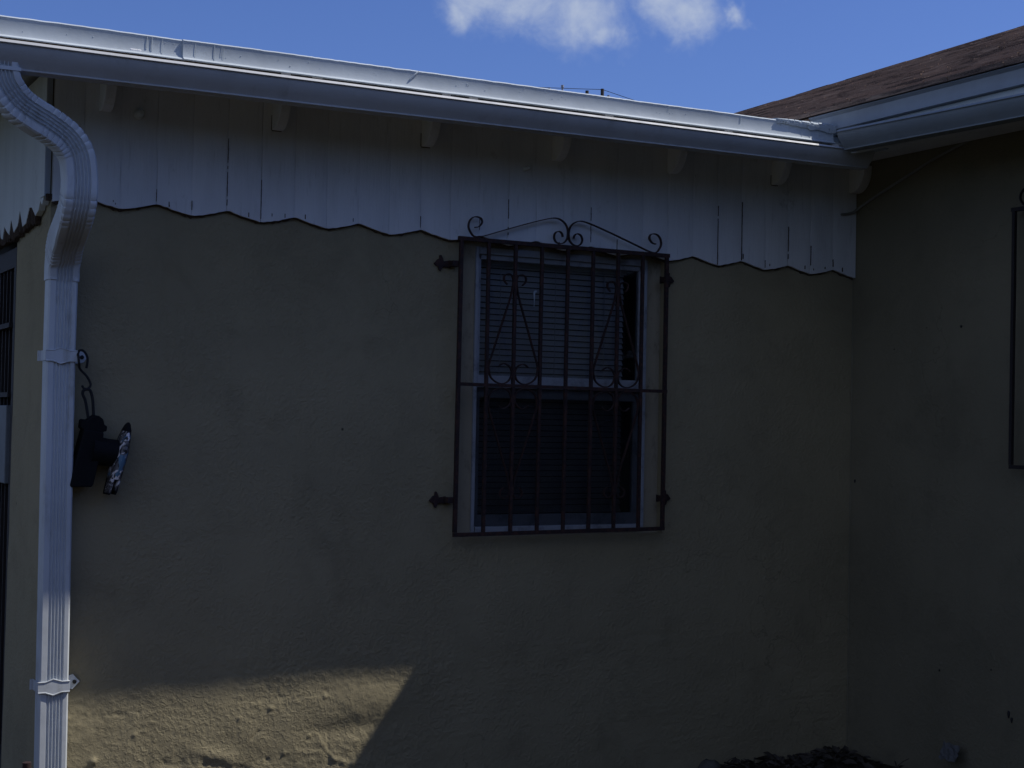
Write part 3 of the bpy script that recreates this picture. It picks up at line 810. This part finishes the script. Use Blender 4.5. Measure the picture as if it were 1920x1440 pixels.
while y < 9.4:
    k_ = -.016*(y-RY)
    cp.add([(RX-.14, y, RZ-.048+k_), (RX, y, RZ+.010+.004*rnd.random()+k_), (RX+.14, y, RZ-.045+k_), (RX+.14, y+.29, RZ-.045+k_), (RX, y+.29, RZ+.008+k_), (RX-.14, y+.29, RZ-.048+k_)], [(0, 1, 4, 5), (1, 2, 3, 4)]); y += .2
cp.build('ridge_cap', SHING, roof)
dk = MB()
prof_ = [(4.53, 3.032+.012)]+[(lerp(EX, RX, t_), lerp(EZ, RZ, t_)) for t_ in (.25, .5, .75, 1)]+[(lerp(RX, 8.3, t_), lerp(RZ, EZ, t_)) for t_ in (.02, .5, 1)]
dk.ring([[Vector((a, yy, b+RK(a, yy)-.010)) for a, b in prof_]+[Vector((a, yy, b+RK(a, yy)-.03)) for a, b in prof_[::-1]] for yy in [lerp(-7.45, 9.35, i/40) for i in range(41)]])
dk.build('roof_deck', SHING, roof)
# drip edge fascia
wf = MB(); rings = []
for i in range(121):
    y = lerp(-7.4, -.30, i/120); o_ = .002*nz(y*2.3, 3)
    rings.append([(4.515+o_, y, 2.948), (4.508+o_, y, 2.950), (4.514+o_, y, 2.958), (4.516+o_*1.5, y, 2.99), (4.515+o_, y, 3.014), (4.498, y, 3.026), (4.50, y, 3.0285), (4.56, y, 3.034), (4.56, y, 2.95)])
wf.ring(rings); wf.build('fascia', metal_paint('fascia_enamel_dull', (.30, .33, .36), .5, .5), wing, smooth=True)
wf = MB(); wf.box(4.535, 4.558, -7.4, -.50, 2.83, 2.947); wf.box(4.535, 4.558, -.5, 9, 2.93, 2.985); wf.build('fascia_board', WOODSIDE, wing)
ws = MB(); x = 4.56
while x < XR-.01: ws.box(x, min(x+.115, XR-.003), -7.4, -.02 if x > 4.7 else -.47, 2.905, 2.917); x += .119
ws.build('soffit', WOOD, wing)
wt = lambda y: 2.919+.028*(y+.6)
wb = lambda y: 2.834+.022*(y+.6)
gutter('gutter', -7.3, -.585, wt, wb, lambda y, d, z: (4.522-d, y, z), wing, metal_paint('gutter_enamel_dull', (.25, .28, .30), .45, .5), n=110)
# grille on the wing wall, first bars enter the picture
def gmap(x, d, z): return (XR-d*1.1, -1.088-(x-2.839), 1.449+(z-GZ0)*(2.554-1.449)/(GZ1-GZ0))
grille(wing, gmap, (-1, 0, 0), IRON2, 'black iron grille at the right edge with curled corner scroll')
ww_ = bpy.data.objects.new('window', None); col.objects.link(ww_); ww_.parent = wing
ya, yb, za, zb_ = -1.185, -2.05, 1.47, 2.53
wbox((XR-.020, XR-.004, yb, ya, za, za+.03), (XR-.020, XR-.004, yb, ya, zb_-.03, zb_), (XR-.019, XR-.004, ya-.03, ya, za+.03, zb_-.03), (XR-.019, XR-.004, yb, yb+.03, za+.03, zb_-.03), (XR-.018, XR-.004, yb+.03, ya-.03, 2.0, 2.04)).build('frame', FRAME, ww_)
wbox((XR-.010, XR-.006, yb+.03, ya-.03, za+.03, zb_-.03)).build('pane', BLACK, ww_)
# corner caulk strip
cc = MB(); pts = []
for i in range(60):
    z = lerp(.05, 2.42, i/59); w1 = .004+.006*abs(nz(z*7, 2)); pts.append([(XR-.002, -w1-.002, z), (XR-w1-.002, -.003, z), (XR+.002, .003, z)])
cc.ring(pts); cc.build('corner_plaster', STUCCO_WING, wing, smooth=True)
# ------------------------------------------------------------------ loose things
cab = MB()
cpts = smooth_path([(4.937, -.030, 2.647), (4.975, -.030, 2.653), (5.012, -.034, 2.664), (5.034, -.06, 2.690), (5.037, -.18, 2.735), (5.038, -.40, 2.808), (5.037, -.54, 2.853), (5.035, -.75, 2.905), (5.03, -.90, 2.945)], 5)
cab.tube(cpts, .0065, 8, (-1, 0, 0))
tag(cab.build('cable', CABLE, smooth=True), 'thin grey cable slanting up the shaded right wall from the corner', 'cable')

pipe_s = MB()
pts = [(1.085, -.2, .0), (1.085, -.2, .352)]
pipe_s.tube(pts, .0115, 14, (0, -1, 0)); pipe_s.tube([(1.085, -.2, .335), (1.085, -.2, .356)], .0155, 14)
tag(pipe_s.build('pipe_stub', IRON, smooth=True), 'short rusty pipe standing up left of the downspout', 'pipe')

# S-hook, hanging in front of the upper strap
hk = MB()
hk.tube(smooth_path([(1.245, -.108, 1.812), (1.253, -.085, 1.826), (1.264, -.066, 1.832), (1.276, -.060, 1.830), (1.287, -.060, 1.816), (1.292, -.060, 1.796), (1.288, -.060, 1.766)], 5), .0046, 8, (0, -1, .1))
hk.tube(smooth_path([(1.247, -.108, 1.812), (1.251, -.105, 1.78), (1.264, -.066, 1.762), (1.289, -.060, 1.738), (1.303, -.060, 1.714), (1.304, -.060, 1.699), (1.292, -.060, 1.689), (1.280, -.060, 1.692), (1.274, -.060, 1.702)], 5), .0046, 8, (0, -1, .1))
tag(hk.build('hook', RUB, smooth=True), 'black S-shaped hook hooked over the upper pipe strap', 'hook')

dev = thing('hanging_device', 'black plastic device with camouflage oval pad hanging by a loop beside the downspout', 'device', (1.30, -.06, 1.33))
dev.location = (0, 0, 0)
q = MB(); q.tube(smooth_path([(1.301, -.06, 1.575), (1.288, -.06, 1.643), (1.277, -.06, 1.670), (1.281, -.060, 1.684), (1.293, -.061, 1.688), (1.306, -.06, 1.681), (1.315, -.06, 1.644), (1.320, -.06, 1.575)], 5), .0056, 8, (0, -1, .1)); q.build('strap_loop', RUB, dev, smooth=True)
q = MB(); q.prism([(1.270, 1.572), (1.275, 1.578), (1.292, 1.574), (1.302, 1.584), (1.318, 1.593), (1.335, 1.590), (1.350, 1.578), (1.356, 1.556), (1.366, 1.553), (1.364, 1.533), (1.353, 1.532), (1.350, 1.518), (1.282, 1.524), (1.276, 1.540), (1.268, 1.545)], lambda a, b, d: (a, d, b), -.085, -.035)
q.build('cap', BLACK, dev, bevel=.004)
q = MB(); q.prism([(1.279, 1.538), (1.350, 1.528), (1.349, 1.50), (1.330, 1.40), (1.316, 1.332), (1.308, 1.326), (1.236, 1.326), (1.231, 1.333), (1.244, 1.392), (1.262, 1.468)], lambda a, b, d: (a, d, b), -.100, -.020)
q.build('body', BLACK, dev, bevel=.005)
q = MB(); c0 = Vector((1.312, -.062, 1.462)); c1 = Vector((1.405, -.062, 1.450)); ax = (c1-c0).normalized(); s1 = Vector((0, 1, 0)); s2 = ax.cross(s1)
q.ring([[c0.lerp(c1, t_)+(s1*math.cos(p)+s2*math.sin(p))*rr_ for p in [i*math.pi/12 for i in range(24)]] for t_, rr_ in ((0, .056), (.12, .054), (.6, .051), (1, .052))])
q.build('neck', BLACK, dev, smooth=True)
# pad: thick oval seen nearly edge on, split by a slot at its foot
top = Vector((1.449, 1.567)); bot_ = Vector((1.385, 1.300)); axis_ = (bot_-top).normalized(); perp = Vector((-axis_.y, axis_.x))
if perp.x < 0: perp = -perp
Lp = (bot_-top).length
def padring(t, halfthick, halfw, shift=0.0):
    c = top+axis_*(Lp*t)+perp*shift
    return [Vector((c.x+perp.x*halfthick*math.cos(p), -.065+halfw*math.sin(p), c.y+perp.y*halfthick*math.cos(p))) for p in [i*math.pi/10 for i in range(20)]]
prof = [(0, .003, .012), (.03, .009, .024), (.10, .0145, .044), (.22, .0185, .062), (.38, .0235, .07), (.55, .0235, .07), (.70, .0230, .064), (.80, .0220, .058)]
q = MB(); q.ring([padring(*a) for a in prof]); q.ring([padring(t_, hh, .05-.02*(t_-.8), .0115) for t_, hh in ((.78, .0095), (.9, .0088), (.97, .0078), (1.0, .005))]); q.ring([padring(t_, hh, .05-.02*(t_-.8), -.0115) for t_, hh in ((.78, .0095), (.9, .0092), (.99, .0088), (1.02, .006))])
pad = q.build('pad', BLACK, dev, smooth=True)
q = MB(); rows = []
# printed inlay on the left-hand side of the pad, standing 1 mm proud
def inlay(rows_t, hs):
    rr = []
    for t_, lo, hi in rows_t:
        c = top+axis_*(Lp*t_); row = []
        for k in range(7):
            p = math.pi+math.radians(lerp(lo, hi, k/6)); 
            i0 = max(j for j in range(len(prof)) if prof[j][0] <= t_+1e-9); i1 = min(i0+1, len(prof)-1)
            tt = 0 if i1 == i0 else (t_-prof[i0][0])/(prof[i1][0]-prof[i0][0])
            ht = lerp(prof[i0][1], prof[i1][1], min(1, tt))+.0012; hw = lerp(prof[i0][2], prof[i1][2], min(1, tt))+.0012
            row.append(Vector((c.x+perp.x*ht*math.cos(p), -.065+hw*math.sin(p), c.y+perp.y*ht*math.cos(p))))
        rr.append(row)
    for j in range(len(rr)-1):
        for k in range(6): q.add([rr[j][k], rr[j][k+1], rr[j+1][k+1], rr[j+1][k]], [(0, 1, 2, 3)])
inlay([(t_, -10, 120) for t_ in (.13, .17, .22, .27, .33, .38, .44, .5, .55, .61, .66, .7, .75, .8)], 1)
for sh_, ra in ((-.0115, (.8, .88, .96, 1.0)), (.0115, (.8, .88, .95))):
    rr = []
    for t_ in ra:
        c = top+axis_*(Lp*t_)+perp*sh_
        rr.append([Vector((c.x+perp.x*.0102*math.cos(p), -.065+.0512*math.sin(p), c.y+perp.y*.0102*math.cos(p))) for p in [math.pi+math.radians(lerp(0, 130, k/5)) for k in range(6)]])
    for j in range(len(rr)-1):
        for k in range(5): q.add([rr[j][k], rr[j][k+1], rr[j+1][k+1], rr[j+1][k]], [(0, 1, 2, 3)])
q.build('printed_face', CAMO, pad, smooth=True)

# debris at the foot of the walls
def rock(x, y, z, a, name, mat, label, cat, flat=.6, group=None):
    q = MB(); sd = rnd.random()*50; rings = []
    for j in range(1, 7):
        th = math.pi*j/7
        rings.append([Vector((x+a*math.sin(th)*math.cos(p)*(1+.35*nz(math.cos(p)*2+sd, th*2)), y+a*math.sin(th)*math.sin(p)*(1+.35*nz(math.sin(p)*2+sd, th*3)), z+a*flat*math.cos(th)*(1+.3*nz(sd, p)))) for p in [i*math.pi/6 for i in range(12)]])
    q.ring(rings); o_ = q.build(name, mat, smooth=True); tag(o_, label, cat, group); return o_
rock(4.14, -.10, .03, .05, 'stone', STONE, 'rounded stone on the dark soil at the bottom edge left of the corner', 'stone', .8)
sc = MB(); rows = []
for j in range(6):
    rows.append([Vector((4.965+.012*nz(i*.8, j*.7)+.03*j/5, -.80+.10*i/6+.02*nz(j, i), .125+.07*(j/5)+.012*nz(i*.9, j*.8, 3))) for i in range(7)])
for j in range(5):
    for i in range(6): sc.add([rows[j][i], rows[j][i+1], rows[j+1][i+1], rows[j+1][i]], [(0, 1, 2, 3)])
o_ = sc.build('paper_scrap', SCRAP); md = o_.modifiers.new('t', 'SOLIDIFY'); md.thickness = .002
tag(o_, 'crumpled pale scrap leaning at the foot of the right wall', 'scrap')
lf = MB()
for k in range(420):
    if k < 300: x = rnd.uniform(4.3, 5.0); y = -abs(rnd.gauss(0, .18))-.02
    else: x = rnd.uniform(4.5, 5.0); y = rnd.uniform(-1.3, -.05)
    z = gh(x, y)+.008; a = rnd.choice([.006, .008, .012, .016, .026, .036])*rnd.uniform(.8, 1.2); th = rnd.random()*6.28; tl = rnd.uniform(-.7, .7); tl2 = rnd.uniform(-.6, .6)
    mtx = Matrix.Rotation(th, 3, 'Z') @ Matrix.Rotation(tl, 3, 'X') @ Matrix.Rotation(tl2, 3, 'Y')
    L_ = [(-a, 0, 0), (-a*.3, a*.42, .15*a), (a*.5, a*.34, .2*a), (a, 0, -.1*a), (a*.5, -a*.34, .2*a), (-a*.3, -a*.42, .15*a)]
    lf.add([Vector((x, y, z+.3*a))+mtx @ Vector(p) for p in L_], [(0, 1, 2, 3), (0, 3, 4, 5)])
lo = lf.build('leaf_litter', LEAF); lo['kind'] = 'stuff'; tag(lo, 'dry leaf litter and crumbs along the foot of the walls', 'leaf litter')

# ------------------------------------------------------------------ far utility poles and wires
def pole(x, y, z, label):
    p_ = thing('utility_pole', label, 'utility pole', (x, y, 0), 'utility poles beyond the roof')
    q = MB(); q.tube([(0, 0, 0), (0, 0, z*.5), (0, 0, z)], .062, 10); q.build('shaft', POLE, p_)
    q = MB(); q.tube([(0, 0, z-.9), (0, 0, z-.84)], .08, 10); q.build('collar', GALV, p_)
    return p_
pole(28.47, 40, 13.62, 'taller dark utility pole top showing above the white roof edge')
pole(28.07, 40.4, 13.58, 'shorter dark utility pole top just left of the taller one')
def sagw(a, b, sag, n=24):
    a, b = Vector(a), Vector(b)
    return [a.lerp(b, i/n)-Vector((0, 0, sag*4*(i/n)*(1-i/n))) for i in range(n+1)]
q = MB(); q.tube(sagw((6.0, 40, 12.35), (28.47, 40, 13.60), .25), .011, 5, (0, 0, 1)); q.tube(sagw((28.47, 40, 13.60), (50, 40, 9.1), -.25), .011, 5, (0, 0, 1))
pw = q.build('power_line', WIRE); tag(pw, 'upper thin power line passing over the taller pole top', 'power line')
q = MB(); q.tube(sagw((6.0, 40.4, 12.0), (28.07, 40.4, 13.45), .15), .011, 5, (0, 0, 1)); q.tube(sagw((28.07, 40.4, 13.45), (50, 40.4, 8.5), -.3), .011, 5, (0, 0, 1))
pw2 = q.build('power_line', WIRE); tag(pw2, 'lower thin power line passing over the shorter pole top', 'power line')
for par, x, z in ((pw, 26.92, 13.49), (pw2, 26.37, 13.33), (pw2, 28.86, 13.36)):
    q = MB(); q.tube([(x, 40.2, z-.10), (x, 40.2, z+.03)], .035, 8); q.tube([(x, 40.2, z+.03), (x, 40.2, z+.11)], .055, 8); q.build('insulator', PORC, par)

# ------------------------------------------------------------------ out of view: added foliage blocks that cut the sky light
def hedge_blocker(name, x0, x1, y0, y1, h, label):
    q = MB(); n = int(max(x1-x0, y1-y0)/.45)
    ring_ = []; per = []
    st_ = .45
    x = x0
    while x < x1: per.append((x, y0)); x += st_
    y = y0
    while y < y1: per.append((x1, y)); y += st_
    x = x1
    while x > x0: per.append((x, y1)); x -= st_
    y = y1
    while y > y0: per.append((x0, y)); y -= st_
    cx, cy = (x0+x1)/2, (y0+y1)/2; rings = []
    for j in range(12):
        z = h*j/11; k_ = 1 if j < 10 else (.8 if j == 10 else .4)
        rings.append([(cx+(a-cx)*k_+.22*nz(a*2, b*2, z*2), cy+(b-cy)*k_+.22*nz(a*2, b*2, z*2+9), z+.12*nz(a, b, 3)) for a, b in per])
    q.ring(rings)
    for i in range(12000):
        a, b = per[int(rnd.random()*len(per))]; z = rnd.random()*h
        c_ = Vector((a+rnd.uniform(-.3, .3), b+rnd.uniform(-.3, .3), z)); v1 = Vector((rnd.uniform(-1, 1), rnd.uniform(-1, 1), rnd.uniform(-1, 1)))*.055; v2 = Vector((rnd.uniform(-1, 1), rnd.uniform(-1, 1), rnd.uniform(-1, 1)))*.03
        q.add([c_-v1, c_+v2, c_+v1, c_-v2], [(0, 1, 2, 3)])
    o_ = q.build(name, BLOCKER); tag(o_, label, 'shrub_blocker' if name == 'shrub_blocker' else 'hedge_blocker'); return o_
s = MT('blocker_leaves'); BLOCKER = s.fin(s.mix(s.noise(6, 5, .7), (.020, .035, .012), (.05, .075, .025)), .7)
hedge_blocker('hedge_blocker', 1.5, 4.6, -11.5, -10, 5.5, 'tall dark foliage block added behind the camera to cut sky light')
hedge_blocker('hedge_blocker', -9, 1.3, -11.7, -10.4, 3.4, 'lower dark foliage block added behind the camera to cut low sky light')
hedge_blocker('hedge_blocker', -7.5, -6.4, -9.8, 9, 2.5, 'dark foliage block added out of view on the left to cut sky light')
hedge_blocker('shrub_blocker', 4.0, 4.85, -6.9, -4.7, 3.3, 'tall dark foliage block added out of view by the wing to darken the corner')
for k, (x, y, ln_, th, label) in enumerate(((4.62, -.16, .22, .4, 'thin dry twig lying on the soil in the corner'), (4.30, -.10, .16, 2.6, 'short dry twig on the soil left of the corner'), (4.88, -.55, .20, 1.3, 'dry twig on the soil along the right wall'))):
    q = MB(); P_ = [Vector((x+math.cos(th)*ln_*t_/8+.01*nz(t_*.6, k), y+math.sin(th)*ln_*t_/8*.5, gh(x, y)+.022+.01*nz(t_*.5, k, 4)+.003*t_)) for t_ in range(9)]
    q.tube(P_, .0035, 6, (0, 0, 1)); q.tube([P_[4], P_[4]+Vector((.03, -.01, .025)), P_[4]+Vector((.06, -.015, .035))], .002, 5, (0, 0, 1))
    tag(q.build('twig', LEAF, smooth=True), label, 'twig', 'twigs on the soil')
